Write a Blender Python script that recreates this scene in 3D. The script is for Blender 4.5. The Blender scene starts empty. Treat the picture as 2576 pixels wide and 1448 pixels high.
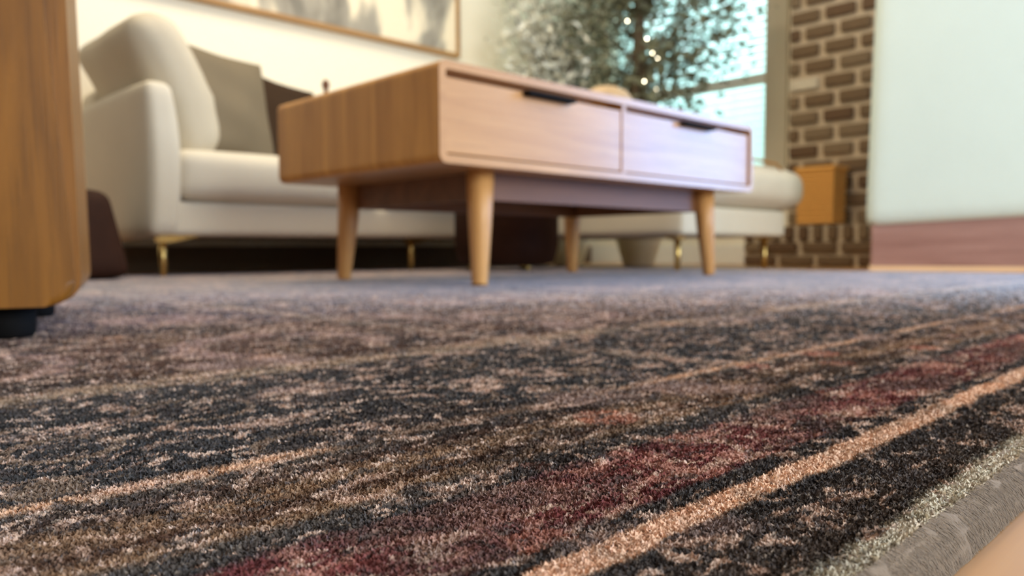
import bpy, bmesh, math, random
import numpy as np
from mathutils import Vector, Matrix
random.seed(7); rng = np.random.default_rng(7)
S = bpy.context.scene; COL = S.collection
R_ = math.radians

def srgb(r, g, b):
    f = lambda c: (c/255/12.92 if c/255 <= .04045 else ((c/255+.055)/1.055)**2.4)
    return (f(r), f(g), f(b), 1)

# ------------------------------------------------------------------ camera
PHI, PITCH, ROLL, CAMH, FPX = R_(45.9), R_(3.5), R_(0.25), 0.078, 1950.0
Fv = Vector((math.cos(PHI), math.sin(PHI), 0)); Rv = Vector((math.sin(PHI), -math.cos(PHI), 0)); Uv = Vector((0, 0, 1))
fw = Fv*math.cos(PITCH) - Uv*math.sin(PITCH); up = Fv*math.sin(PITCH) + Uv*math.cos(PITCH)
r2 = Rv*math.cos(ROLL) - up*math.sin(ROLL); u2 = up*math.cos(ROLL) + Rv*math.sin(ROLL)
cam = bpy.data.cameras.new('camera'); camo = bpy.data.objects.new('camera', cam); COL.objects.link(camo)
M4 = Matrix((r2, u2, -fw)).transposed().to_4x4(); M4.translation = Vector((0, 0, CAMH)); camo.matrix_world = M4
cam.sensor_width = 36; cam.sensor_fit = 'HORIZONTAL'; cam.lens = 36*FPX/2576
cam.shift_y = (628 + FPX*math.tan(PITCH) - 724)/2576
cam.clip_start = .01
cam.dof.use_dof = True; cam.dof.focus_distance = .25; cam.dof.aperture_fstop = 11.5
S.camera = camo

# ------------------------------------------------------------------ world, light, exposure
S.view_settings.view_transform = 'Standard'; S.view_settings.look = 'None'
S.view_settings.exposure = 0.35; S.view_settings.gamma = 1; S.view_settings.use_curve_mapping = False
w = bpy.data.worlds.new('sky'); S.world = w; w.use_nodes = True
w.node_tree.nodes['Background'].inputs[0].default_value = (.60, .95, .96, 1)
w.node_tree.nodes['Background'].inputs[1].default_value = 1.15
S.cycles.use_denoising = True
S.cycles.max_bounces = 8; S.cycles.sample_clamp_indirect = 8

def area(name, loc, direction, sx, sy, watts, color):
    l = bpy.data.lights.new(name, 'AREA'); l.shape = 'RECTANGLE'; l.size = sx; l.size_y = sy; l.energy = watts; l.color = color
    o = bpy.data.objects.new(name, l); COL.objects.link(o); o.location = loc
    o.rotation_euler = Vector(direction).to_track_quat('-Z', 'Y').to_euler(); return o
area('daylight_window', (4.75, 2.75, 1.3), (-1, 0, 0), 1.5, 1.9, 42, (.74, .97, 1.0))
area('daylight_glass_door', (4.3, -.25, 1.1), (-1, 0, 0), 1.3, 2.1, 92, (.14, .42, 1.0))
area('daylight_rear_window', (1.3, -3.1, 1.35), (0, 1, 0), 2.9, 1.9, 130, (.90, .95, 1.0))
area('ceiling_lamp_light', (1.5, 2.05, 2.56), (0, 0, -1), 1.2, 1.2, 46, (1.0, .85, .62))

# ------------------------------------------------------------------ helpers
def tag(o, label=None, cat=None, group=None, kind=None):
    for k, v in (('label', label), ('category', cat), ('group', group), ('kind', kind)):
        if v: o[k] = v
    return o
def empty(name, loc=(0, 0, 0), rz=0, **k):
    o = bpy.data.objects.new(name, None); COL.objects.link(o); o.location = loc; o.rotation_euler = (0, 0, rz)
    o.empty_display_size = .05
    return tag(o, **k)
def obj(name, bm, mat, parent=None, smooth=False, **k):
    me = bpy.data.meshes.new(name)
    if isinstance(bm, bmesh.types.BMesh):
        bmesh.ops.recalc_face_normals(bm, faces=bm.faces); bm.to_mesh(me); bm.free()
    else:
        me.from_pydata(*bm); me.update()
    if smooth:
        for p in me.polygons: p.use_smooth = True
    me.materials.append(mat)
    o = bpy.data.objects.new(name, me); COL.objects.link(o)
    if parent: o.parent = parent
    return tag(o, **k)
def box(bm, x0, x1, y0, y1, z0, z1, bev=0, seg=2):
    r = bmesh.ops.create_cube(bm, size=1)
    vs = r['verts']
    for v in vs: v.co = Vector((x0+(v.co.x+.5)*(x1-x0), y0+(v.co.y+.5)*(y1-y0), z0+(v.co.z+.5)*(z1-z0)))
    if bev:
        es = list({e for v in vs for e in v.link_edges})
        bmesh.ops.bevel(bm, geom=es, offset=bev, segments=seg, affect='EDGES', profile=.5)
    return bm
def B(*a, **k): return box(bmesh.new(), *a, **k)
def tube(bm, pts, rad, n=10, cap=True):
    pts = [Vector(p) for p in pts]
    if not hasattr(rad, '__len__'): rad = [rad]*len(pts)
    rings = []
    for i, p in enumerate(pts):
        t = (pts[min(i+1, len(pts)-1)] - pts[max(i-1, 0)]).normalized()
        a = t.orthogonal().normalized() if abs(t.z) > .9 else t.cross(Vector((0, 0, 1))).normalized()
        if abs(t.z) > .9: a = (Vector((1, 0, 0)) - t*t.x).normalized()
        b = t.cross(a)
        rings.append([bm.verts.new(p + (a*math.cos(2*math.pi*k/n) + b*math.sin(2*math.pi*k/n))*rad[i]) for k in range(n)])
    for i in range(len(rings)-1):
        for k in range(n): bm.faces.new((rings[i][k], rings[i][(k+1) % n], rings[i+1][(k+1) % n], rings[i+1][k]))
    if cap: bm.faces.new(rings[0][::-1]); bm.faces.new(rings[-1])
    return bm
def lathe(prof, n=28):
    bm = bmesh.new(); rings = []
    for r, z in prof:
        rings.append([bm.verts.new((r*math.cos(2*math.pi*k/n), r*math.sin(2*math.pi*k/n), z)) for k in range(n)])
    for i in range(len(rings)-1):
        for k in range(n): bm.faces.new((rings[i][k], rings[i][(k+1) % n], rings[i+1][(k+1) % n], rings[i+1][k]))
    bm.faces.new(rings[0][::-1]); bm.faces.new(rings[-1])
    return bm
def softbox(hx, hy, hz, r, bx=0, by=0, bz=0, n=14):
    """rounded upholstery block about the origin, faces bulging by bx, by, bz"""
    bm = bmesh.new(); bmesh.ops.create_cube(bm, size=2)
    bmesh.ops.subdivide_edges(bm, edges=bm.edges[:], cuts=n, use_grid_fill=True)
    for v in bm.verts:
        u = Vector((math.sin(v.co.x*math.pi/2), math.sin(v.co.y*math.pi/2), math.sin(v.co.z*math.pi/2)))
        p = Vector((u.x*hx, u.y*hy, u.z*hz))
        q = Vector((max(-hx+r, min(hx-r, p.x)), max(-hy+r, min(hy-r, p.y)), max(-hz+r, min(hz-r, p.z))))
        d = p-q
        if d.length > 1e-9: p = q + d.normalized()*min(r, max(abs(d.x), abs(d.y), abs(d.z)))
        gx, gy, gz = 1-u.x**2, 1-u.y**2, 1-u.z**2
        p.x += bx*u.x*gy*gz; p.y += by*u.y*gx*gz; p.z += bz*u.z*gx*gy
        v.co = p
    return bm
def pillow(w, h, t, n=30, seed=0, wr=.006, ear=.035):
    """knife-edge cushion in the local XZ plane, thickness along Y"""
    rg = random.Random(seed); ph = [rg.uniform(0, 6) for _ in range(6)]
    bm = bmesh.new(); g = {}
    for s in (-1, 1):
        for i in range(n+1):
            for j in range(n+1):
                if s == 1 and (i in (0, n) or j in (0, n)): g[s, i, j] = g[-1, i, j]; continue
                u, v = math.sin((i/n*2-1)*math.pi/2), math.sin((j/n*2-1)*math.pi/2)
                pu, pv = 1-ear*2*(1-abs(v)**1.5)*abs(u)**2, 1-ear*2*(1-abs(u)**1.5)*abs(v)**2
                T = t/2*((1-u*u)*(1-v*v))**.42
                T += wr*math.sin(5*u+3*v+ph[0])*math.sin(4*v-2*u+ph[1])*(1-u*u)*(1-v*v)
                g[s, i, j] = bm.verts.new((u*w/2*pu, s*T, v*h/2*pv))
        for i in range(n):
            for j in range(n):
                q = [g[s, i, j], g[s, i+1, j], g[s, i+1, j+1], g[s, i, j+1]]
                try: bm.faces.new(q if s < 0 else q[::-1])
                except ValueError: pass
    return bm
def shift(bm, m):
    bmesh.ops.transform(bm, matrix=m, verts=bm.verts); return bm
T = Matrix.Translation
def poly(bm, pts2, f, axis_vec):
    """extrude polygon points (mapped through f) along a vector"""
    a = [bm.verts.new(f(p)) for p in pts2]; b = [bm.verts.new(Vector(f(p))+Vector(axis_vec)) for p in pts2]
    bm.faces.new(a); bm.faces.new(b[::-1])
    for i in range(len(a)): bm.faces.new((a[i], a[(i+1) % len(a)], b[(i+1) % len(a)], b[i]))
    return bm
def copy_tree(o, parent=None):
    c = o.copy(); COL.objects.link(c)
    if parent: c.parent = parent
    for ch in list(o.children): copy_tree(ch, c)
    return c

# ------------------------------------------------------------------ materials
class NT:
    def __init__(s, name):
        s.m = bpy.data.materials.new(name); s.m.use_nodes = True; s.t = s.m.node_tree; s.b = s.t.nodes['Principled BSDF']
    def n(s, typ, **k):
        x = s.t.nodes.new(typ)
        for a, v in k.items(): setattr(x, a, v)
        return x
    def l(s, a, b): s.t.links.new(a, b)
    def math(s, op, a, b=None, c=None, clamp=False):
        x = s.n('ShaderNodeMath', operation=op, use_clamp=clamp)
        for i, v in enumerate((a, b, c)):
            if v is None: continue
            if isinstance(v, (int, float)): x.inputs[i].default_value = v
            else: s.l(v, x.inputs[i])
        return x.outputs[0]
    def ramp(s, fac, stops, interp='LINEAR'):
        x = s.n('ShaderNodeValToRGB'); e = x.color_ramp; e.interpolation = interp
        while len(e.elements) < len(stops): e.elements.new(.5)
        for el, (p, c) in zip(e.elements, stops): el.position = p; el.color = c
        s.l(fac, x.inputs[0]); return x.outputs[0]
    def mix(s, fac, a, b, mode='MIX'):
        x = s.n('ShaderNodeMix', data_type='RGBA', blend_type=mode)
        for i, v in ((0, fac), (6, a), (7, b)):
            if isinstance(v, (int, float)): x.inputs[i].default_value = v
            elif isinstance(v, tuple): x.inputs[i].default_value = v
            else: s.l(v, x.inputs[i])
        return x.outputs[2]
    def noise(s, vec, scale, detail=3, rough=.55, dist=0):
        x = s.n('ShaderNodeTexNoise'); x.inputs['Scale'].default_value = scale; x.inputs['Detail'].default_value = detail
        x.inputs['Roughness'].default_value = rough; x.inputs['Distortion'].default_value = dist
        if vec is not None: s.l(vec, x.inputs['Vector'])
        return x.outputs['Fac']
    def coords(s, kind='Object', sc=(1, 1, 1), rot=(0, 0, 0)):
        c = s.n('ShaderNodeTexCoord'); m = s.n('ShaderNodeMapping'); m.inputs['Scale'].default_value = sc; m.inputs['Rotation'].default_value = rot
        s.l(c.outputs[kind], m.inputs[0]); return m.outputs[0]
    def bump(s, h, strength, dist):
        x = s.n('ShaderNodeBump'); x.inputs['Strength'].default_value = strength; x.inputs['Distance'].default_value = dist
        s.l(h, x.inputs['Height']); s.l(x.outputs[0], s.b.inputs['Normal'])
    def set(s, **k):
        for a, v in k.items(): s.b.inputs[a.replace('_', ' ')].default_value = v
        return s

def fabric(name, col, var=.12, rough=.95, scale=900, sheen=.0):
    k = NT(name); v = k.coords()
    big = k.noise(v, 6, 3); fine = k.noise(v, scale, 2)
    d = tuple(c*(1-var) for c in col[:3])+(1,)
    c1 = k.mix(big, d, col); c2 = k.mix(k.math('MULTIPLY', fine, .35), c1, tuple(c*.6 for c in col[:3])+(1,))
    k.l(c2, k.b.inputs['Base Color']); k.set(Roughness=rough); k.b.inputs['Specular IOR Level'].default_value = .2
    if sheen: k.b.inputs['Sheen Weight'].default_value = sheen
    k.bump(fine, .25, .002); return k.m
def wood(name, dark, light, axis, rough=.35, scale=1.0, spec=.5, coat=0):
    k = NT(name)
    sc = [14*scale]*3; sc[axis] = 1.1*scale
    v = k.coords(sc=tuple(sc)); a = k.noise(v, 1.6, 5, .6, .6)
    sf = [260*scale]*3; sf[axis] = 6*scale
    b = k.noise(k.coords(sc=tuple(sf)), 1, 3)
    c = k.ramp(a, [(.25, dark), (.7, light)])
    c = k.mix(k.math('MULTIPLY', k.math('GREATER_THAN', b, .6), .22), c, tuple(x*.55 for x in dark[:3])+(1,))
    k.l(c, k.b.inputs['Base Color']); k.set(Roughness=rough); k.b.inputs['Specular IOR Level'].default_value = spec
    if coat: k.b.inputs['Coat Weight'].default_value = coat; k.b.inputs['Coat Roughness'].default_value = .22
    k.bump(b, .12, .001); return k.m
def plain(name, col, rough=.6, metal=0, noise=.1, sc=20, spec=.5):
    k = NT(name); f = k.noise(k.coords(), sc, 4)
    k.l(k.mix(f, tuple(c*(1-noise) for c in col[:3])+(1,), tuple(min(1, c*(1+noise)) for c in col[:3])+(1,)), k.b.inputs['Base Color'])
    k.set(Roughness=rough, Metallic=metal); k.b.inputs['Specular IOR Level'].default_value = spec
    return k.m

M = {}
M['wall'] = plain('cream_wall_paint', srgb(246, 238, 218), .9, noise=.015, spec=.2)
M['taupe'] = plain('taupe_shading_tone', srgb(120, 104, 86), .9, noise=.03, spec=.2)
M['ceiling'] = plain('white_ceiling_paint', srgb(240, 236, 226), .9, noise=.02)
M['trim'] = plain('beige_trim_paint', srgb(196, 184, 160), .6, noise=.04)
M['white'] = plain('white_trim_paint', srgb(238, 236, 226), .5, noise=.03)
M['sofa'] = fabric('oatmeal_sofa_fabric', srgb(222, 212, 192))
M['pil_grey'] = fabric('light_grey_pillow_fabric', srgb(205, 194, 172))
M['pil_olive'] = fabric('olive_pillow_fabric', srgb(122, 110, 90))
M['pil_brown'] = fabric('dark_brown_pillow_fabric', srgb(58, 42, 28))
M['tan'] = fabric('tan_piping_fabric', srgb(176, 128, 74))
M['pale'] = fabric('pale_upholstery', srgb(218, 234, 230), .06)
M['leather'] = plain('dark_brown_leather', srgb(48, 26, 16), .75, noise=.3, spec=.15)
M['oak_v'] = wood('warm_oak_upright_grain', srgb(168, 108, 32), srgb(220, 158, 70), 2, .45)
M['oak_x'] = wood('warm_oak_long_grain', srgb(178, 124, 72), srgb(210, 158, 102), 0, .4, spec=.5, coat=.7)
M['oak_leg'] = wood('warm_oak_leg', srgb(176, 118, 60), srgb(224, 170, 106), 2, .4)
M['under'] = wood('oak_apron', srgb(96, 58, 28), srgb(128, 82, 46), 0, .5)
M['block'] = wood('brown_oak_cabinet', srgb(98, 58, 6), srgb(152, 98, 28), 2, .42, scale=1.6)
M['plinth'] = wood('reddish_wood_plinth', srgb(138, 100, 92), srgb(164, 128, 120), 0, .4)
M['lip'] = wood('pale_oak_lip', srgb(214, 176, 136), srgb(234, 204, 168), 0, .4)
M['frame'] = wood('tan_frame_wood', srgb(140, 102, 56), srgb(176, 136, 84), 0, .5)
M['jar'] = wood('tan_jar_wood', srgb(170, 140, 100), srgb(196, 166, 124), 0, .6)
M['black'] = plain('black_metal', srgb(16, 14, 14), .8, noise=.2, spec=.12)
M['brass'] = plain('brushed_brass', srgb(206, 176, 110), .28, 1)
M['mortar'] = plain('pale_mortar', srgb(198, 178, 150), .95, noise=.14, sc=60)
M['basket'] = plain('orange_tan_wicker', srgb(226, 164, 80), .7, noise=.25, sc=90)
M['pot'] = plain('cream_ceramic', srgb(238, 226, 200), .5, noise=.04)
M['pot2'] = plain('white_ceramic', srgb(240, 238, 226), .5, noise=.04)
M['soil'] = plain('potting_soil', srgb(52, 38, 28), .95, noise=.4, sc=80)
M['bark'] = plain('grey_brown_bark', srgb(92, 78, 60), .9, noise=.35, sc=40)
M['leaf'] = plain('olive_green_leaf', srgb(104, 106, 82), .55, noise=.35, sc=9)
M['leaf2'] = plain('grey_green_leaf', srgb(212, 212, 198), .55, noise=.25, sc=9)
M['cord'] = plain('white_cord', srgb(225, 225, 215), .8)
bricks = [plain('brown_brick_%d' % i, srgb(*c), .9, noise=.22, sc=35) for i, c in enumerate([(110, 88, 62), (122, 102, 76), (98, 74, 50), (206, 194, 170)])]
def glow(name, col, st):
    k = NT(name); k.b.inputs['Emission Color'].default_value = col; k.b.inputs['Emission Strength'].default_value = st
    k.set(Base_Color=col); return k.m
M['bulb'] = glow('warm_fairy_bulb', (1, .86, .6, 1), 26)
k = NT('window_glass'); k.set(Base_Color=(1, 1, 1, 1), Roughness=0.0, IOR=1.02); k.b.inputs['Transmission Weight'].default_value = 1; M['glass'] = k.m
k = NT('white_blind_slat'); tr = k.n('ShaderNodeBsdfTranslucent'); tr.inputs[0].default_value = (.84, .97, .95, 1)
mx = k.n('ShaderNodeMixShader'); mx.inputs[0].default_value = .5; k.set(Base_Color=(.84, .9, .88, 1), Roughness=.5)
k.l(k.b.outputs[0], mx.inputs[1]); k.l(tr.outputs[0], mx.inputs[2])
k.l(mx.outputs[0], [n for n in k.t.nodes if n.type == 'OUTPUT_MATERIAL'][0].inputs[0]); M['slat'] = k.m

# oak floor boards, joints in the material (only slivers show)
k = NT('oak_floor_boards'); v = k.coords(); bt = k.n('ShaderNodeTexBrick'); bt.inputs['Scale'].default_value = 1
bt.inputs['Brick Width'].default_value = 1.6; bt.inputs['Row Height'].default_value = .12; bt.inputs['Mortar Size'].default_value = .0015
bt.inputs['Color1'].default_value = srgb(206, 156, 98); bt.inputs['Color2'].default_value = srgb(188, 138, 82); bt.inputs['Mortar'].default_value = srgb(80, 52, 30)
k.l(v, bt.inputs['Vector']); g = k.noise(k.coords(sc=(3, 90, 1)), 1.5, 5)
k.l(k.mix(k.math('MULTIPLY', g, .55), bt.outputs[0], srgb(150, 100, 56)), k.b.inputs['Base Color']); k.set(Roughness=.38); M['floor'] = k.m

# distressed rug: bands that follow the rug's front edge, a lattice field, mottled wear
def rug_mat(name, base_rough=.85, spec=.35, sheen=.35):
    k = NT(name); ge = k.n('ShaderNodeNewGeometry'); sep = k.n('ShaderNodeSeparateXYZ')
    flat = k.n('ShaderNodeVectorMath', operation='MULTIPLY'); flat.inputs[1].default_value = (1, 1, 0); k.l(ge.outputs['Position'], flat.inputs[0]); P = flat.outputs[0]
    wob = k.noise(P, 30, 3); k.l(P, sep.inputs[0])
    Y = k.math('ADD', sep.outputs[1], k.math('MULTIPLY', k.math('SUBTRACT', wob, .5), .010)); X = k.math('ADD', sep.outputs[0], k.math('MULTIPLY', k.math('SUBTRACT', wob, .5), .03))
    ch, ch2 = srgb(78, 73, 72), srgb(98, 89, 83); pk = srgb(240, 194, 160); be = srgb(168, 134, 106); rd = srgb(118, 64, 64); br = srgb(92, 66, 54)
    gy = srgb(112, 104, 98); pu = srgb(96, 82, 92)
    d = k.math('MULTIPLY', Y, 1/3.0)
    def S(y): return y/3.0
    stops = [(0, gy), (.0765, srgb(216, 206, 186)), (.0805, srgb(200, 190, 170)), (.0835, srgb(80, 68, 60)), (.098, srgb(90, 78, 72)), (.1165, ch), (.119, pk), (.1285, srgb(236, 184, 150)), (.131, ch), (.139, ch),
             (.142, rd), (.165, srgb(140, 80, 76)), (.183, rd), (.187, ch), (.200, ch2), (.206, be), (.216, br), (.232, be), (.246, br), (.262, ch2), (.270, pk), (.278, ch)]
    bord = k.ramp(k.math('MULTIPLY', Y, 1/.30), [(min(1, y/.30), c) for y, c in stops])
    # field colours further in
    fs = [(.0, ch), (.155, srgb(72, 70, 71)), (.22, srgb(64, 62, 62)), (.254, ch), (.261, srgb(184, 158, 134)), (.273, srgb(176, 146, 122)), (.281, br), (.36, srgb(112, 84, 72)), (.42, br), (.5, pu), (.75, pu), (1, srgb(100, 90, 98))]
    field = k.ramp(k.math('DIVIDE', Y, 1.8, clamp=True), fs)
    inner = k.math('GREATER_THAN', Y, .279)
    base = k.mix(inner, bord, field)
    # motifs: medallions along the red band, lattice lines in the field
    wv = k.n('ShaderNodeTexVoronoi', feature='F1'); wv.inputs['Scale'].default_value = 16; wv.inputs['Randomness'].default_value = .65; k.l(P, wv.inputs['Vector'])
    med = k.math('LESS_THAN', wv.outputs['Distance'], .26); ring = k.math('MULTIPLY', k.math('GREATER_THAN', wv.outputs['Distance'], .40), k.math('LESS_THAN', wv.outputs['Distance'], .47))
    inb = k.math('MULTIPLY', k.math('GREATER_THAN', Y, .137), k.math('LESS_THAN', Y, .265))
    base = k.mix(k.math('MULTIPLY', k.math('MULTIPLY', med, inb), .55), base, srgb(222, 150, 126))
    patch = k.math('MULTIPLY', k.math('GREATER_THAN', k.noise(P, 4.5, 2), .53), inner)
    base = k.mix(k.math('MULTIPLY', k.math('MULTIPLY', med, patch), .6), base, srgb(220, 172, 140))
    base = k.mix(k.math('MULTIPLY', k.math('MULTIPLY', ring, inner), .5), base, srgb(176, 146, 122))
    bv = k.n('ShaderNodeTexVoronoi', feature='F1'); bv.inputs['Scale'].default_value = 3.4; bv.inputs['Randomness'].default_value = .5; k.l(P, bv.inputs['Vector'])
    br_ = k.math('MULTIPLY', k.math('MULTIPLY', k.math('GREATER_THAN', bv.outputs['Distance'], .30), k.math('LESS_THAN', bv.outputs['Distance'], .37)), k.math('GREATER_THAN', Y, .55))
    base = k.mix(k.math('MULTIPLY', br_, .55), base, srgb(196, 160, 150))
    bc_ = k.math('MULTIPLY', k.math('LESS_THAN', bv.outputs['Distance'], .15), k.math('GREATER_THAN', Y, .55))
    base = k.mix(k.math('MULTIPLY', bc_, .6), base, srgb(124, 78, 74))
    lx = k.math('PINGPONG', k.math('ADD', X, .07), .27); line = k.math('MULTIPLY', k.math('LESS_THAN', lx, .012), inner)
    base = k.mix(k.math('MULTIPLY', line, .6), base, srgb(190, 164, 144))
    # pale worn flecks, dark flecks, pile mottling
    st = k.n('ShaderNodeMapping'); st.inputs['Scale'].default_value = (.7, 1.25, 1); k.l(P, st.inputs[0]); Q = st.outputs[0]
    w0 = k.noise(Q, 9, 3, .6, .6); w1 = k.noise(Q, 30, 4, .65, 1.2); w2 = k.noise(Q, 85, 3, .62, 1.2); w3 = k.noise(Q, 300, 2, .6); w4 = k.noise(P, 6, 3, .6)
    off_ = k.n('ShaderNodeVectorMath', operation='ADD'); off_.inputs[1].default_value = (3.3, 7.1, 0); k.l(Q, off_.inputs[0]); w5 = k.noise(off_.outputs[0], 48, 4, .65, 1.5)
    def st_(v_, a_, b_, m_): return k.ramp(v_, [(a_, (0, 0, 0, 1)), (b_, (m_, m_, m_, 1))])
    base = k.mix(st_(w0, .50, .60, .7), base, srgb(62, 54, 52))
    base = k.mix(st_(w1, .55, .61, .75), base, srgb(218, 182, 162))
    base = k.mix(st_(w5, .56, .62, .85), base, srgb(92, 83, 81))
    base = k.mix(st_(w2, .57, .63, .8), base, srgb(236, 204, 184))
    base = k.mix(k.ramp(w2, [(.36, (.8, .8, .8, 1)), (.42, (0, 0, 0, 1))]), base, srgb(94, 85, 82))
    base = k.mix(st_(w4, .58, .66, .65), base, srgb(186, 156, 146))
    base = k.mix(st_(w3, .60, .68, .45), base, srgb(206, 186, 168))
    base = k.mix(k.ramp(w3, [(.30, (.5, .5, .5, 1)), (.40, (0, 0, 0, 1))]), base, srgb(72, 64, 62))
    def band(y0, y1): return k.math('MULTIPLY', k.math('GREATER_THAN', Y, y0), k.math('LESS_THAN', Y, y1))
    soft = k.ramp(w1, [(.36, (.25, .25, .25, 1)), (.5, (.8, .8, .8, 1))])
    base = k.mix(k.math('MULTIPLY', k.math('LESS_THAN', Y, .0800), soft), base, srgb(222, 212, 192))
    base = k.mix(k.math('MULTIPLY', k.math('MULTIPLY', band(.1180, .1295), soft), .85), base, srgb(252, 214, 186))
    redm = k.math('MULTIPLY', band(.141, .186), k.ramp(k.noise(Q, 60, 3, .6, 1), [(.5, (0, 0, 0, 1)), (.6, (.7, .7, .7, 1))]))
    base = k.mix(redm, base, srgb(206, 150, 134))
    fade = k.math('MULTIPLY', band(.141, .186), k.ramp(k.noise(Q, 14, 2, .5), [(.48, (0, 0, 0, 1)), (.6, (.65, .65, .65, 1))]))
    base = k.mix(fade, base, srgb(112, 94, 88))
    k.l(base, k.b.inputs['Base Color']); k.set(Roughness=base_rough); k.b.inputs['Specular IOR Level'].default_value = spec
    k.b.inputs['Sheen Weight'].default_value = sheen; k.b.inputs['Sheen Roughness'].default_value = .4; k.b.inputs['Sheen Tint'].default_value = (.8, .86, 1, 1)
    k.bump(k.math('ADD', w3, k.math('MULTIPLY', w2, .8)), .9, .004)
    return k.m
M['rug'] = rug_mat('distressed_rug_ground', .6, .55, .45); M['tuft'] = rug_mat('distressed_rug_pile', .95, .08, .05)
M['rugside'] = fabric('grey_rug_edge_fuzz', srgb(156, 138, 120), .4, scale=700)

# art print: pale cream ground with blurred grey washes
k = NT('grey_wash_print'); v = k.coords(); a = k.noise(k.coords(sc=(2.2, 1, 1.2)), 1.5, 4, .5, .6); b = k.noise(k.coords(sc=(5, 1, 1.6)), 1.3, 3)
c = k.ramp(k.math('ADD', k.math('MULTIPLY', a, .65), k.math('MULTIPLY', b, .35)), [(.40, srgb(112, 108, 98)), (.50, srgb(164, 158, 144)), (.57, srgb(240, 228, 200))])
k.l(c, k.b.inputs['Base Color']); k.set(Roughness=.6); M['art'] = k.m

# ------------------------------------------------------------------ setting
ZF = -.012; X0, X1, Y0, Y1, ZC = -2.6, 4.1, -3.0, 3.45, 2.6
def struct(name, bm, mat, **k): return obj(name, bm, mat, kind='structure', **k)
struct('floor', B(X0-.1, X1+.1, Y0-.1, Y1+.1, ZF-.1, ZF), M['floor'])
struct('ceiling', B(X0-.1, X1+.1, Y0-.1, Y1+.1, ZC, ZC+.1), M['ceiling'])
struct('wall_back', B(X0-.1, X1+.1, Y1, Y1+.1, ZF, ZC), M['wall'])
struct('wall_left', B(X0-.1, X0, Y0, Y1, ZF, ZC), M['taupe'])  # unseen wall, its dark colour chosen to cut light bounced onto the sofa arm
def wall_holes(bm, axis, pos, thick, a0, a1, holes):
    """wall along an axis with rectangular openings (a0,a1,z0,z1), built as blocks round them"""
    def blk(s0, s1, z0, z1):
        if s1-s0 < 1e-4 or z1-z0 < 1e-4: return
        if axis == 'y': box(bm, pos, pos+thick, s0, s1, z0, z1)
        else: box(bm, s0, s1, pos, pos+thick, z0, z1)
    s = a0
    for (h0, h1, z0, z1) in sorted(holes):
        blk(s, h0, ZF, ZC); blk(h0, h1, ZF, z0); blk(h0, h1, z1, ZC); s = h1
    blk(s, a1, ZF, ZC); return bm
WY0, WY1, WZ0, WZ1 = 2.17, 3.28, .52, 2.15
struct('wall_right', wall_holes(bmesh.new(), 'y', X1, .12, Y0, Y1, [(-.95, .42, ZF+.02, 2.12), (WY0, WY1, WZ0, WZ1)]), M['wall'])
struct('wall_front', wall_holes(bmesh.new(), 'x', Y0-.1, .1, X0, X1, [(-.2, 2.8, .45, 2.25)]), M['wall'])
struct('baseboard_back', B(X0, X1, Y1-.015, Y1, ZF, .10, bev=.003), M['taupe'])  # taupe instead of white: shade beneath the sofa put into the board's colour
struct('baseboard_right', B(X1-.015, X1, 2.12, Y1-.015, ZF, .10, bev=.003), M['white'])

# window with casing, sash, sill and glass
wn = empty('window_1', (X1, (WY0+WY1)/2, WZ0), kind='structure')
def wpart(name, bm, mat): o = obj(name, shift(bm, T((-X1, -(WY0+WY1)/2, -WZ0))), mat, wn); return o
bm = bmesh.new()
for (a, b, c, d) in ((WY0-.13, WY0, WZ0-.1, WZ1+.12), (WY1, WY1+.13, WZ0-.1, WZ1+.12), (WY0, WY1, WZ1, WZ1+.12), (WY0, WY1, WZ0-.1, WZ0)):
    box(bm, X1-.025, X1, a, b, c, d, bev=.004)
wpart('casing', bm, M['trim'])
wpart('sill', B(X1-.05, X1+.03, WY0-.15, WY1+.15, WZ0-.025, WZ0, bev=.005), M['trim'])
bm = bmesh.new()
for (a, b, c, d) in ((WY0, WY0+.035, WZ0, WZ1), (WY1-.035, WY1, WZ0, WZ1), (WY0, WY1, WZ0, WZ0+.04), (WY0, WY1, WZ1-.04, WZ1)):
    box(bm, X1+.085, X1+.115, a, b, c, d)
wpart('sash_frame', bm, M['white'])
wpart('meeting_rail', B(X1-.002, X1+.02, WY0+.002, WY1-.002, 1.005, 1.068, bev=.006), M['white'])
wpart('pane', B(X1+.096, X1+.102, WY0+.035, WY1-.035, WZ0+.04, WZ1-.04), M['glass'])
# glass door and rear window beyond the frame
for nm, args in (('window_2', ('y', X1, -.95, .42, ZF+.02, 2.12)), ('window_3', ('x', Y0-.1, -.2, 2.8, .45, 2.25))):
    ax, p, a, b, c, d = args; bm = bmesh.new()
    for (s0, s1, z0, z1) in ((a, a+.06, c, d), (b-.06, b, c, d), (a, b, c, c+.07), (a, b, d-.06, d), ((a+b)/2-.03, (a+b)/2+.03, c, d)):
        if ax == 'y': box(bm, p+.03, p+.08, s0, s1, z0, z1)
        else: box(bm, s0, s1, p+.02, p+.07, z0, z1)
    struct(nm, bm, M['white'])

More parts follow.
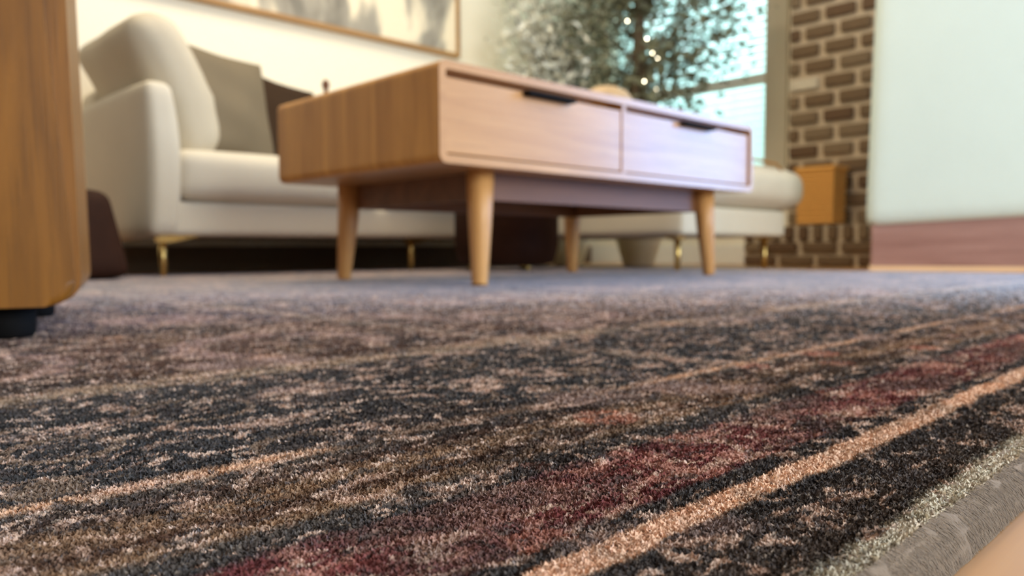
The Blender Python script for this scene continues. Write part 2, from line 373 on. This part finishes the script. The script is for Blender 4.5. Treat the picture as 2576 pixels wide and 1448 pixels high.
# venetian blind
bl = empty('venetian_blind', (X1+.05, (WY0+WY1)/2, WZ1), label='white slatted venetian blind glowing with daylight in the window', cat='blind')
hw = (WY1-WY0)/2-.012
sm = None
z = WZ1-.06
obj('head_rail', B(-.025, .025, -hw, hw, -.045, -.004), M['white'], bl)
while z > WZ0+.04:
    if sm is None:
        bm = bmesh.new(); c_, s_ = math.cos(R_(68)), math.sin(R_(68)); pts = [(u*c_-v_*s_, u*s_+v_*c_) for u, v_ in [(-.024, 0), (-.012, .002), (.0, .0028), (.012, .002), (.024, 0), (.024, -.0018), (.012, .0004), (0, .001), (-.012, .0004), (-.024, -.0018)]]
        poly(bm, pts, lambda p: (p[0], -hw, p[1]), (0, 2*hw, 0)); so = obj('slat', bm, M['slat'], bl); sm = so.data
    else:
        so = bpy.data.objects.new('slat', sm); COL.objects.link(so); so.parent = bl
    so.location = (0, 0, z-WZ1); z -= .0425
obj('bottom_rail', B(-.024, .024, -hw, hw, WZ0+.002-WZ1, WZ0+.03-WZ1, bev=.004), M['white'], bl)
for yy in (-hw*.62, hw*.1, hw*.7):
    obj('ladder_cord', tube(bmesh.new(), [(-.026, yy, -.04), (-.026, yy, WZ0+.02-WZ1)], .0016, 6), M['cord'], bl)

# brick chimney breast and hearth
XB, XH, HY0, HY1, HZ = 3.95, 3.75, .55, 2.10, .195
br = struct('wall_chimney', B(XB+.012, X1, HY0, 1.965, ZF, ZC), M['mortar'])
he = struct('trim_hearth', B(XH+.010, XB+.012, HY0, HY1, ZF, HZ-.004), M['mortar'])
def brick_mesh(name, dx, dy, dz): 
    bm = B(-dx/2, dx/2, -dy/2, dy/2, -dz/2, dz/2, bev=.005, seg=1); me = bpy.data.meshes.new(name); bm.to_mesh(me); bm.free(); return me
cache = {}
def brick(parent, x, y, z, dx, dy, dz):
    i = rng.choice(3, p=[.5, .3, .2])
    if parent is br and abs(y-1.83) < .085 and abs(z-.955) < .044: i = 3; dx += .004
    key = (round(dx, 3), round(dy, 3), round(dz, 3), int(i))
    if key not in cache: cache[key] = brick_mesh('brick', dx, dy, dz); cache[key].materials.append(bricks[i])
    o = bpy.data.objects.new('brick', cache[key]); COL.objects.link(o); o.parent = parent
    o.location = (x + rng.uniform(-.002, .002), y, z); o.rotation_euler = (rng.uniform(-.008, .008), 0, rng.uniform(-.01, .01))
LB, JB, CH = .148, .034, .0862
row = 0; z = HZ+.045
while z < ZC-.06:
    y = 1.96 - (.0 if row % 2 else .045)
    first = True
    while y > HY0+.05:
        L = .05 if (row % 2 and first) else LB
        if first and not row % 2: y = 1.955
        L = min(L, y-HY0)
        if L > .03: brick(br, XB+.004, y-L/2, z, .03, L, CH-.030)
        y -= L+JB; first = False
    row += 1; z += CH
zc = (ZF+.030, ZF+.098)
for r_, zz in enumerate(zc):
    y = HY1-.004; first = True
    while y > HY0+.04:
        L = .09 if (first and r_) else .172
        L = min(L, y-HY0); brick(he, XH+.004, y-L/2, zz, .03, L, .046); y -= L+.026; first = False
y = HY1-.004
while y > HY0+.04:
    brick(he, XH+.004, y-.023, ZF+.168, .03, .046, .068); y -= .046+.028

# ------------------------------------------------------------------ rug
RX0, RX1, RY0, RY1 = -1.5, 2.80, .0755, 2.75
rug = empty('rug', ((RX0+RX1)/2, (RY0+RY1)/2, ZF), label='dark distressed rug with charcoal, red and pink bands lying on the oak floor', cat='rug')
off = Vector(((RX0+RX1)/2, (RY0+RY1)/2, ZF))
bm = B(RX0, RX1-.006, RY0+.006, RY1, ZF, -.0015)
obj('pile_base', shift(bm, T(-off)), M['rug'], rug)
bm = bmesh.new()   # rounded binding along front and far edge
prof = [(.010, -.0014), (.004, -.0006), (.000, -.0008), (-.0038, -.0022), (-.0072, -.0050), (-.009, -.0085), (-.0098, -.0119)]
def strip(bm, pts, nrm, along0, along1, n):
    rows = []
    for i in range(n+1):
        t = i/n; base = Vector(along0).lerp(Vector(along1), t); rows.append([])
        for q, (o_, z_) in enumerate(pts):
            j = (rng.uniform(-.0006, .0006), rng.uniform(-.0004, .0004)) if 0 < q else (0, 0)
            rows[-1].append(bm.verts.new(base + Vector(nrm)*(o_+j[0]) + Vector((0, 0, z_+j[1]*(q < len(pts)-1)))))
    for i in range(n):
        for j in range(len(pts)-1): bm.faces.new((rows[i][j], rows[i+1][j], rows[i+1][j+1], rows[i][j+1]))
strip(bm, prof, (0, 1, 0), (RX0, RY0, 0), (RX1, RY0, 0), 900)
strip(bm, prof, (-1, 0, 0), (RX1, RY0, 0), (RX1, RY1, 0), 400)
obj('edge_binding', shift(bm, T(-off)), M['rugside'], rug, smooth=True)
# pile tufts in the near part
def tufts(n, fn, wd, ln, lean):
    P = fn(n); m = len(P); ang = rng.uniform(0, 2*np.pi, m); tl = rng.uniform(.2, lean, m); la = rng.uniform(0, 2*np.pi, m)
    sx, sy = np.cos(ang)*wd/2, np.sin(ang)*wd/2; L = ln*rng.uniform(.6, 1.25, m)
    V = np.zeros((m, 5, 3)); z0 = P[:, 2] if P.shape[1] > 2 else np.full(m, -.0018)
    for i, (s, hgt, wf) in enumerate(((-1, 0, 1), (1, 0, 1), (-1, .6, .9), (1, .6, .9), (0, 1, 0))):
        lx, ly = np.cos(la)*tl*L*hgt**1.4, np.sin(la)*tl*L*hgt**1.4
        V[:, i, 0] = P[:, 0]+s*wf*sx+lx; V[:, i, 1] = P[:, 1]+s*wf*sy+ly; V[:, i, 2] = z0+L*hgt*np.sqrt(np.maximum(.15, 1-(tl*hgt)**2*.8))
    idx = np.arange(m)*5
    quads = np.stack([idx, idx+1, idx+3, idx+2], 1); tris = np.stack([idx+2, idx+3, idx+4], 1)
    me = bpy.data.meshes.new('pile'); me.vertices.add(m*5); me.vertices.foreach_set('co', V.reshape(-1))
    me.loops.add(m*7); me.loops.foreach_set('vertex_index', np.concatenate([quads.reshape(-1), tris.reshape(-1)]))
    me.polygons.add(m*2); me.polygons.foreach_set('loop_start', np.concatenate([np.arange(m)*4, m*4+np.arange(m)*3]))
    me.polygons.foreach_set('loop_total', np.concatenate([np.full(m, 4), np.full(m, 3)])); me.update(calc_edges=True); me.validate()
    return me
def near_pts(n):
    f = .15*(1.7/.15)**rng.random(n*2); f = f[rng.random(n*2) < np.clip((1.7-f)/.85, 0, 1)**1.6]; r = f*rng.uniform(-.78, .82, len(f))
    x = f*Fv.x+r*Rv.x; y = f*Fv.y+r*Rv.y; k_ = (y > RY0-.001) & (x > RX0)
    return np.stack([x, y], 1)[k_][:n]
me = tufts(520000, near_pts, .0014, .0021, .97)
me.materials.append(M['tuft']); o = bpy.data.objects.new('pile', me); COL.objects.link(o); o.parent = rug; o.location = -off; o['kind'] = 'stuff'
m = 60000; x = -.02+.75*rng.random(m)**1.4; q = rng.random(m)*.95; po = np.array([p_[0] for p_ in prof[2:]]); pz = np.array([p_[1] for p_ in prof[2:]]); tq = np.linspace(0, 1, len(po))
root = np.stack([x, RY0+np.interp(q, tq, po)-.0002, np.interp(q, tq, pz)+.0002], 1); q2 = np.minimum(1.06, q+rng.uniform(.12, .32, m))
tip = np.stack([x+rng.normal(.0006, .0011, m), RY0+np.interp(q2, tq, po)-rng.uniform(.0002, .0011, m), np.maximum(np.interp(q2, tq, pz)-np.maximum(0, q2-1)*.01, ZF+.0001)], 1)
wv_ = np.stack([np.ones(m), np.zeros(m), rng.normal(0, .2, m)], 1)*.00016
V = np.stack([root-wv_, root+wv_, tip], 1).reshape(-1, 3); me = bpy.data.meshes.new('edge_fuzz')
me.from_pydata(V.tolist(), [], np.arange(m*3).reshape(-1, 3).tolist()); me.materials.append(M['rugside'])
o = bpy.data.objects.new('edge_fuzz', me); COL.objects.link(o); o.parent = rug; o.location = -off; o['kind'] = 'stuff'

# ------------------------------------------------------------------ coffee table
TX0, TX1, TY0, TY1, TZ0, TZ1 = .977, 2.212, 1.212, 1.875, .252, .455
ct = empty('coffee_table', ((TX0+TX1)/2, (TY0+TY1)/2, 0), label='oak coffee table with two front drawers and tapered round legs on the rug', cat='coffee table')
oc = T((-(TX0+TX1)/2, -(TY0+TY1)/2, 0))
def cpart(name, bm, mat, parent=ct, **k): return obj(name, shift(bm, oc), mat, parent, **k)
def rrect(x0, x1, z0, z1, r, n=6):
    pts = []
    for cx, cz, a in ((x1-r, z0+r, -90), (x1-r, z1-r, 0), (x0+r, z1-r, 90), (x0+r, z0+r, 180)):
        for i in range(n+1): t = R_(a+90*i/n); pts.append((cx+r*math.cos(t), cz+r*math.sin(t)))
    return pts
# rounded case: an outer skin with an open front, 18 mm boards
bm = bmesh.new(); th = .017
out = rrect(TX0, TX1, TZ0, TZ1, .018); inn = rrect(TX0+th, TX1-th, TZ0+th, TZ1-th, .006)
vo = [bm.verts.new((x, TY0, z)) for x, z in out]; vi = [bm.verts.new((x, TY0, z)) for x, z in inn]
vb = [bm.verts.new((x, TY1, z)) for x, z in out]; vd = [bm.verts.new((x, TY0+.05, z)) for x, z in inn]
for i in range(len(vo)):
    j = (i+1) % len(vo)
    bm.faces.new((vo[i], vo[j], vi[j], vi[i])); bm.faces.new((vo[j], vo[i], vb[i], vb[j])); bm.faces.new((vi[i], vi[j], vd[j], vd[i]))
bm.faces.new(vb[::-1]); bm.faces.new(vd)
body = cpart('case', bm, M['oak_v'])
body.data.materials.append(M['oak_x'])
for p in body.data.polygons:
    if abs(p.normal.x) < .6: p.material_index = 1
xm = 1.572
for (a, b) in ((TX0+th+.004, xm-.007), (xm+.007, TX1-th-.004)):
    dr = cpart('drawer', B(a, b, TY0+.007, TY0+.045, TZ0+th+.004, TZ1-th-.014, bev=.002), M['oak_x'])
    L = .155; c = (a+b)/2 + .012
    bm = bmesh.new(); box(bm, c-L/2, c+L/2, TY0-.016, TY0+.008, TZ1-.041, TZ1-.030, bev=.003)
    h_ = cpart('handle', bm, M['black'], dr, label='black pull handle')
    h_.parent = dr
cpart('divider', B(xm-.0065, xm+.0065, TY0+.004, TY0+.05, TZ0+th, TZ1-th), M['oak_x'])
lx0, lx1, ly0, ly1 = 1.158, 2.066, 1.295, 1.825
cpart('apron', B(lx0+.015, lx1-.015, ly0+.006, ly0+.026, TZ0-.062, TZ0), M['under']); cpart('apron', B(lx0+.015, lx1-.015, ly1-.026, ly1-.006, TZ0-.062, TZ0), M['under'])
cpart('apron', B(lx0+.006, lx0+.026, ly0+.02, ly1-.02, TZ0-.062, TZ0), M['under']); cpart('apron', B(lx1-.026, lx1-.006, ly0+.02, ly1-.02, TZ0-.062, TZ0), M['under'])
for lx, sx in ((lx0, -1), (lx1, 1)):
    for ly, sy in ((ly0, -1), (ly1, 1)):
        cpart('leg', tube(bmesh.new(), [(lx+sx*.016, ly+sy*.014, -.001), (lx+sx*.015, ly+sy*.013, .004), (lx+sx*.006, ly+sy*.005, .14), (lx, ly, TZ0)], [.0165, .018, .0265, .032], 20), M['oak_leg'], smooth=True)

# things on the table
o = obj('lidded_jar', shift(lathe([(.04, 0), (.06, .01), (.07, .05), (.068, .085), (.055, .115), (.03, .135), (.01, .142)]), T((0, 0, 0))), M['jar'], smooth=True,
        label='rounded tan wooden jar standing on the coffee table', cat='jar'); o.location = (1.80, 1.46, TZ1); o.scale = (1.15, 1.15, .70)
o = obj('wood_knob', lathe([(.022, 0), (.024, .008), (.008, .018), (.007, .05), (.013, .06), (.011, .075), (.003, .082)], 16), M['under'], smooth=True,
        label='small brown turned wooden piece near the end of the coffee table', cat='ornament'); o.location = (1.075, 1.80, TZ1); o.scale = (.8, .8, .8)

# ------------------------------------------------------------------ sectional sofa
SX0, SX1, SYF, SYB, CX0, CYF = .868, 3.22, 2.50, 3.40, 2.37, 1.56
sofa = empty('sectional_sofa', ((SX0+SX1)/2, 2.9, ZF), label='oatmeal fabric sectional sofa with chaise and thin brass legs along the back wall', cat='sofa')
oS = T((-(SX0+SX1)/2, -2.9, -ZF))
def sp(name, bm, mat=None, smooth=True, **k): return obj(name, shift(bm, oS), mat or M['sofa'], sofa, smooth=smooth, **k)
def sb(x0, x1, y0, y1, z0, z1, r, bx=0, by=0, bz=0, n=14):
    return shift(softbox((x1-x0)/2, (y1-y0)/2, (z1-z0)/2, r, bx, by, bz, n), T(((x0+x1)/2, (y0+y1)/2, (z0+z1)/2)))
sp('base', sb(SX0+.05, CX0+.02, SYF+.005, SYB-.02, .128, .238, .018))
sp('chaise_base', sb(CX0, SX1-.07, CYF+.01, SYB-.02, .128, .238, .018))
sp('seat_cushion', sb(SX0+.092, 1.72, SYF-.015, SYB-.18, .240, .405, .045, 0, .012, .02))
sp('seat_cushion', sb(1.725, CX0-.01, SYF-.015, SYB-.18, .240, .405, .045, 0, .012, .02))
ch = sp('chaise_cushion', sb(CX0-.004, SX1+.075, CYF-.02, SYB-.18, .243, .418, .075, .02, .012, .035))
arc = [(CX0+.05+(SX1-CX0-.02)*t, CYF+.02, .405+.033*math.sin(math.pi*min(1, t*1.0))**.5-(.09*max(0, t-.8)/.2 if t > .8 else 0)) for t in [i/20 for i in range(21)]]
p_ = obj('piping', shift(tube(bmesh.new(), arc, .006, 8), oS), M['tan'], ch, smooth=True, label='tan piping')
# arm: curved outwards at the front
bm = sb(SX0, SX0+.092, SYF-.005, SYB-.02, .128, .605, .03, 0, .006, .012)
for v in bm.verts:
    t = max(0, (v.co.z-.13)/.47); v.co.x += (.028*math.sin(t*math.pi*.9) - .018*t) * (1 if v.co.x > SX0+.045 else .3)
sp('arm', bm)
sp('backrest', sb(SX0+.06, SX1-.02, SYB-.20, SYB, .20, .70, .05, 0, .01, .01))
for (lx, ly) in ((SX0+.055, SYF+.05), (1.9, SYF+.05), (SX0+.055, SYB-.1), (CX0+.06, CYF+.07), (SX1-.14, CYF+.07), (SX1-.14, SYB-.1)):
    on_rug = lx < RX1 and ly < RY1
    zb = 0 if on_rug else ZF
    bm = bmesh.new(); tube(bm, [(lx, ly, zb), (lx, ly, .112)], [.0105, .0125], 14)
    lg = sp('leg', bm, M['brass'])
    bm = bmesh.new(); poly(bm, [(-.015, 0), (.105, 0), (.105, -.006), (.02, -.026), (-.015, -.026)] if lx < 2 else [(-.012, 0), (.05, 0), (.05, -.005), (.015, -.02), (-.012, -.02)], lambda p: (lx+p[0]*(1 if lx < 2 else -1), ly-.022, .132+p[1]), (0, .044, 0))
    obj('bracket', shift(bm, oS), M['brass'], lg)

# pillows
def pil(name, label, size, mat, loc, rot, seed, **k):
    o = obj(name, pillow(*size, seed=seed, **k), mat, smooth=True, label=label, cat='pillow'); o.location = loc
    o.rotation_euler = rot; return o
# big pillow stands edge-on against the arm, its face looking along X and leaning over the arm
bm = softbox(.31, .082, .245, .072, .0, .03, .0, 18)
for v in bm.verts:
    t = v.co.z/.245; v.co.y += .035*t*t+.004*math.sin(v.co.x*22)*math.sin(v.co.z*17)
    if abs(v.co.z+.05) < .03: v.co.y -= .008*(1-abs(v.co.z+.05)/.03)
o = obj('throw_pillow', bm, M['pil_grey'], smooth=True, label='large light grey pillow slumped over the sofa arm', cat='pillow')
o.location = (1.035, 2.905, .628); o.rotation_euler = (R_(-22), 0, R_(90))
o.rotation_euler = (Matrix.Rotation(R_(-22), 3, 'Y') @ Matrix.Rotation(R_(90), 3, 'Z')).to_euler()
pil('throw_pillow', 'olive green pillow propped beside the light grey one on the sofa', (.44, .44, .15), M['pil_olive'], (1.285, 2.90, .628), (R_(-14), R_(3), R_(14)), 3, ear=.05, wr=.012)
pil('throw_pillow', 'dark brown pillow behind the olive green one on the sofa', (.42, .42, .13), M['pil_brown'], (1.56, 3.03, .605), (R_(-14), R_(9), R_(6)), 5, ear=.06)

# poufs
p = empty('pouf', (2.075, 2.17, 0), label='dark brown leather pouf on the rug behind the coffee table', cat='pouf')
obj('body', lathe([(.15, .02), (.185, .03), (.2, .09), (.2, .27), (.185, .32), (.15, .335), (.02, .34)], 36), M['leather'], p, smooth=True)
for a in (20, 140, 260):
    obj('foot', shift(lathe([(.008, 0), (.012, .006), (.012, .014), (.008, .024)], 12), T((.14*math.cos(R_(a)), .14*math.sin(R_(a)), 0))), M['brass'], p, smooth=True)
bm = softbox(.22, .2, .125, .035, .008, .008, .01)
for v in bm.verts: s = 1-.10*(v.co.z/.125); v.co.x *= s; v.co.y *= s
o = obj('ottoman', bm, M['leather'], smooth=True, label='dark brown boxy leather ottoman beside the sofa arm', cat='ottoman'); o.location = (.525, 2.56, .127)

# ------------------------------------------------------------------ pale armchair with plinth
al = R_(24.6); dW = Rv*math.cos(al)-Fv*math.sin(al); dD = Fv*math.cos(al)+Rv*math.sin(al)
ac = empty('armchair', tuple(Fv*2.99+Rv*1.366+dW*.34+dD*.21+Uv*ZF), PHI-al-R_(90), label='pale upholstered high-back armchair on a reddish wood plinth beside the hearth', cat='armchair')
bm = softbox(.345, .212, .52, .04, .0, .012, .0, 18)
for v in bm.verts:
    v.co.z += .692 + (v.co.x+.345)*.05*max(0, (1-(v.co.z+.52)/1.04)); v.co.x += .020*(v.co.z-.17)*(-1 if v.co.x < 0 else 1)*-1
obj('upholstery', bm, M['pale'], ac, smooth=True)
obj('plinth', B(-.325, .325, -.19, .19, .02, .235, bev=.006), M['plinth'], ac)
obj('base_lip', B(-.33, .33, -.198, .198, 0, .021, bev=.003), M['lip'], ac)

# ------------------------------------------------------------------ cabinet by the camera
ang = PHI+R_(27.1)-R_(90)
Fo = Fv*.70 + Rv*(-.390)
cb = empty('oak_cabinet', tuple(Fo), ang, label='brown oak cabinet with rounded corners on short black feet', cat='cabinet')
# local x: right along its front (0 = right edge), local y: depth, z up
bm = bmesh.new()
pts = rrect(-.50, .0, .031, .62, .022)
poly(bm, pts, lambda p: (p[0]-.004*max(0, (p[1]-.05))/.28, .018, p[1]), (0, .33, 0)); obj('body', bm, M['block'], cb)
bm = bmesh.new()
pts = rrect(-.49, -.004, .029, .62, .024, 8)
poly(bm, pts, lambda p: (p[0]-(.016*max(0, p[1]-.09)/.22 if p[0] > -.2 else 0), 0, p[1]), (0, .018, 0))
bmesh.ops.bevel(bm, geom=[e for e in bm.edges if abs(e.verts[0].co.y) < 1e-6 and abs(e.verts[1].co.y) < 1e-6], offset=.007, segments=4, affect='EDGES', profile=.5)
obj('front_panel', bm, M['block'], cb)
for fx in (-.062, -.42):
    for fy in (.045, .30):
        obj('foot', shift(lathe([(.021, 0), (.023, .004), (.025, .034)], 18), T((fx, fy, 0))), M['black'], cb, smooth=True)

# ------------------------------------------------------------------ basket on the hearth
bk = empty('wicker_basket', (3.85, 1.735, HZ+.006), label='orange-tan wicker basket standing on the brick hearth', cat='basket')
bm = bmesh.new()
for i in range(10):
    z0 = .0+i*.027; s = .075+.004*i/9
    box(bm, -s, s, -s-.02, s+.02, z0, z0+.025, bev=.009)
obj('woven_side', bm, M['basket'], bk); obj('rim', B(-.085, .085, -.105, .105, .266, .284, bev=.006), M['basket'], bk)

# ------------------------------------------------------------------ framed print
ax0, ax1, az0, az1 = 1.02, 2.905, 1.165, 2.15
ar = empty('framed_print', ((ax0+ax1)/2, Y1, az0), label='large framed grey and cream landscape print above the sofa', cat='picture')
def ap(name, bm, mat): return obj(name, shift(bm, T((-(ax0+ax1)/2, -Y1, -az0))), mat, ar)
for nm, a in (('frame_bottom', (ax0, ax1, az0, az0+.022)), ('frame_top', (ax0, ax1, az1-.022, az1)), ('frame_side', (ax0, ax0+.022, az0+.022, az1-.022)), ('frame_side', (ax1-.022, ax1, az0+.022, az1-.022))):
    ap(nm, B(a[0], a[1], Y1-.042, Y1-.001, a[2], a[3], bev=.002), M['frame'])
ap('print', B(ax0+.018, ax1-.018, Y1-.028, Y1-.004, az0+.018, az1-.018), M['art'])

# ------------------------------------------------------------------ plants by the window
def leaves(n, centre, fn, size, seed, xmax, ymax):
    rg = np.random.default_rng(seed); pts = fn(n, rg)
    V = []; Fc = []
    for p in pts:
        p = Vector(p)
        if p.x > xmax-.08 or p.y > ymax-.08: continue
        d = Vector(rg.normal(size=3)); d.z *= .6; d.normalize(); s = d.cross(Vector(rg.normal(size=3))).normalized()
        L = size*rg.uniform(.7, 1.3); W = L*.2; q = d.cross(s)*L*.08; b = len(V)
        V += [p, p+d*L*.35+s*W+q, p+d*L, p+d*L*.35-s*W+q, p+d*L*.7+s*W*.6+q*.5, p+d*L*.7-s*W*.6+q*.5]
        Fc += [(b, b+1, b+4, b+2), (b, b+2, b+5, b+3)]
    return [tuple(Vector(v)-Vector(centre)) for v in V], [], Fc
def branchy(base, tips, r0, r1, seed):
    rg = random.Random(seed); bm = bmesh.new()
    for (bz, tip) in tips:
        a = Vector(base)+Vector((0, 0, bz)); b = Vector(tip); pts = []
        for i in range(7):
            t = i/6; pts.append(a.lerp(b, t)+Vector((rg.uniform(-.02, .02), rg.uniform(-.02, .02), .06*math.sin(t*math.pi)))*(1 if 0 < i < 6 else 0))
        tube(bm, pts, [r0+(r1-r0)*i/6 for i in range(7)], 6)
    return bm
def planter(loc, mat, label, r, h_):
    p = empty('planter', loc, label=label, cat='planter')
    obj('bowl', lathe([(r*.55, 0), (r*.62, .006), (r*.95, h_*.8), (r, h_*.95), (r*.98, h_), (r*.9, h_), (r*.88, h_*.9)], 30), mat, p, smooth=True)
    return p
def tree(name, loc, label, tips, leaf_mat, nleaf, size, trunk_r, trunk_h, seed, pot_h, spread, stem_bend=.02):
    t = empty(name, (loc[0], loc[1], ZF+pot_h*.9), label=label, cat='plant', group=None); b = Vector(t.location); rg = random.Random(seed)
    stem = bmesh.new()
    for k_ in range(2):
        pts = [(rg.uniform(-1, 1)*stem_bend*(i > 0)+(.016 if k_ else -.016), rg.uniform(-1, 1)*stem_bend*(i > 0), trunk_h*i/7) for i in range(8)]
        tube(stem, pts, [trunk_r*(1-.4*i/7) for i in range(8)], 10)
    obj('trunk', stem, M['bark'], t, smooth=True)
    obj('soil', shift(lathe([(.09, -.015), (.095, 0), (.05, .006)], 20), T((0, 0, 0))), M['soil'], t)
    obj('branches', shift(branchy(b, tips, .009, .003, seed), T(-b)), M['bark'], t)
    segs = [(Vector(b)+Vector((0, 0, z_)), Vector(tp)) for z_, tp in tips]
    wts = np.array([(q-p).length for p, q in segs]); wts /= wts.sum()
    def fn(n, g):
        out = []
        for i in g.choice(len(segs), n, p=wts):
            p, q = segs[i]; u = g.random()**.6; c = p.lerp(q, u)
            out.append(c + Vector(g.normal(size=3))*spread*(.5+.7*u))
        return out
    obj('foliage', leaves(nleaf, b, fn, size, seed, X1, Y1), leaf_mat, t, kind='stuff')
    return t
g1 = (3.47, 2.58)
planter((g1[0], g1[1], ZF), M['pot'], 'cream tapered planter holding the taller dark tree', .135, .19)
rg = random.Random(4); tips = []
for i in range(30):
    a = rg.uniform(0, 6.28); rr = rg.uniform(.1, .45); zz = rg.uniform(1.0, 1.95); tips.append((min(1.55, max(.5, zz-rg.uniform(.25, .5))), (g1[0]+rr*math.cos(a), g1[1]+rr*math.sin(a), zz)))
tips += [(.62, (3.62, 2.22, .98)), (.7, (3.66, 2.12, 1.2)), (.8, (3.7, 2.05, 1.4)), (.9, (3.72, 2.2, 1.5))]
tree('indoor_tree', g1, 'tall dark-leaved indoor tree with a slim trunk beside the window', tips, M['leaf'], 5600, .05, .03, 1.75, 11, .19, .075)
g2 = (3.45, 3.08)
planter((g2[0], g2[1], ZF), M['pot2'], 'white tapered planter holding the bushy grey-green plant', .14, .19)
rg = random.Random(9); tips = []
for i in range(26):
    a = rg.uniform(0, 6.28); rr = rg.uniform(.15, .62); zz = rg.uniform(.95, 1.75); tips.append((rg.uniform(.45, .8), (g2[0]-.18+rr*math.cos(a), min(3.38, g2[1]-.05+rr*.5*math.sin(a)), zz)))
tree('bushy_plant', g2, 'bushy pale grey-green plant in the corner behind the sofa', tips, M['leaf2'], 2800, .055, .014, .9, 21, .19, .06)

# fairy lights on the tree
fl = empty('string_lights', (g1[0], g1[1], 1.0), label='string of tiny warm fairy lights wound round the taller tree', cat='string lights')
bulbs = [(1493, 70), (1523, 102), (1565, 126), (1615, 133), (1537, 195), (1615, 222), (1463, 10), (1660, 14)]
bp = []
for i, (a, hgt, rr) in enumerate([(200, 1.25, .22), (230, 1.17, .16), (250, 1.11, .12), (275, 1.09, .11), (225, .95, .17), (280, .93, .1), (190, 1.38, .27), (310, 1.37, .2)]):
    bp.append(Vector((rr*math.cos(R_(a)), rr*math.sin(R_(a)), hgt-1.0)))
order = sorted(bp, key=lambda v: v.z)
wire = []
for a, b in zip(order, order[1:]):
    for i in range(6): wire.append(a.lerp(b, i/6)+Vector((0, 0, -.02*math.sin(i/6*math.pi))))
wire.append(order[-1])
obj('wire', tube(bmesh.new(), wire, .0012, 5), M['bark'], fl)
bmesh_b = None
for v in bp:
    if bmesh_b is None:
        b_ = bmesh.new(); bmesh.ops.create_icosphere(b_, subdivisions=2, radius=.0035); o = obj('bulb', b_, M['bulb'], fl); bmesh_b = o.data
    else: o = bpy.data.objects.new('bulb', bmesh_b); COL.objects.link(o); o.parent = fl
    o.location = v

# ceiling lamp that carries the warm room light
cl = empty('ceiling_lamp', (1.5, 2.05, ZC), label='square warm white ceiling lamp above the coffee table', cat='lamp')
obj('housing', B(-.64, .64, -.64, .64, -.035, 0, bev=.006), M['white'], cl)
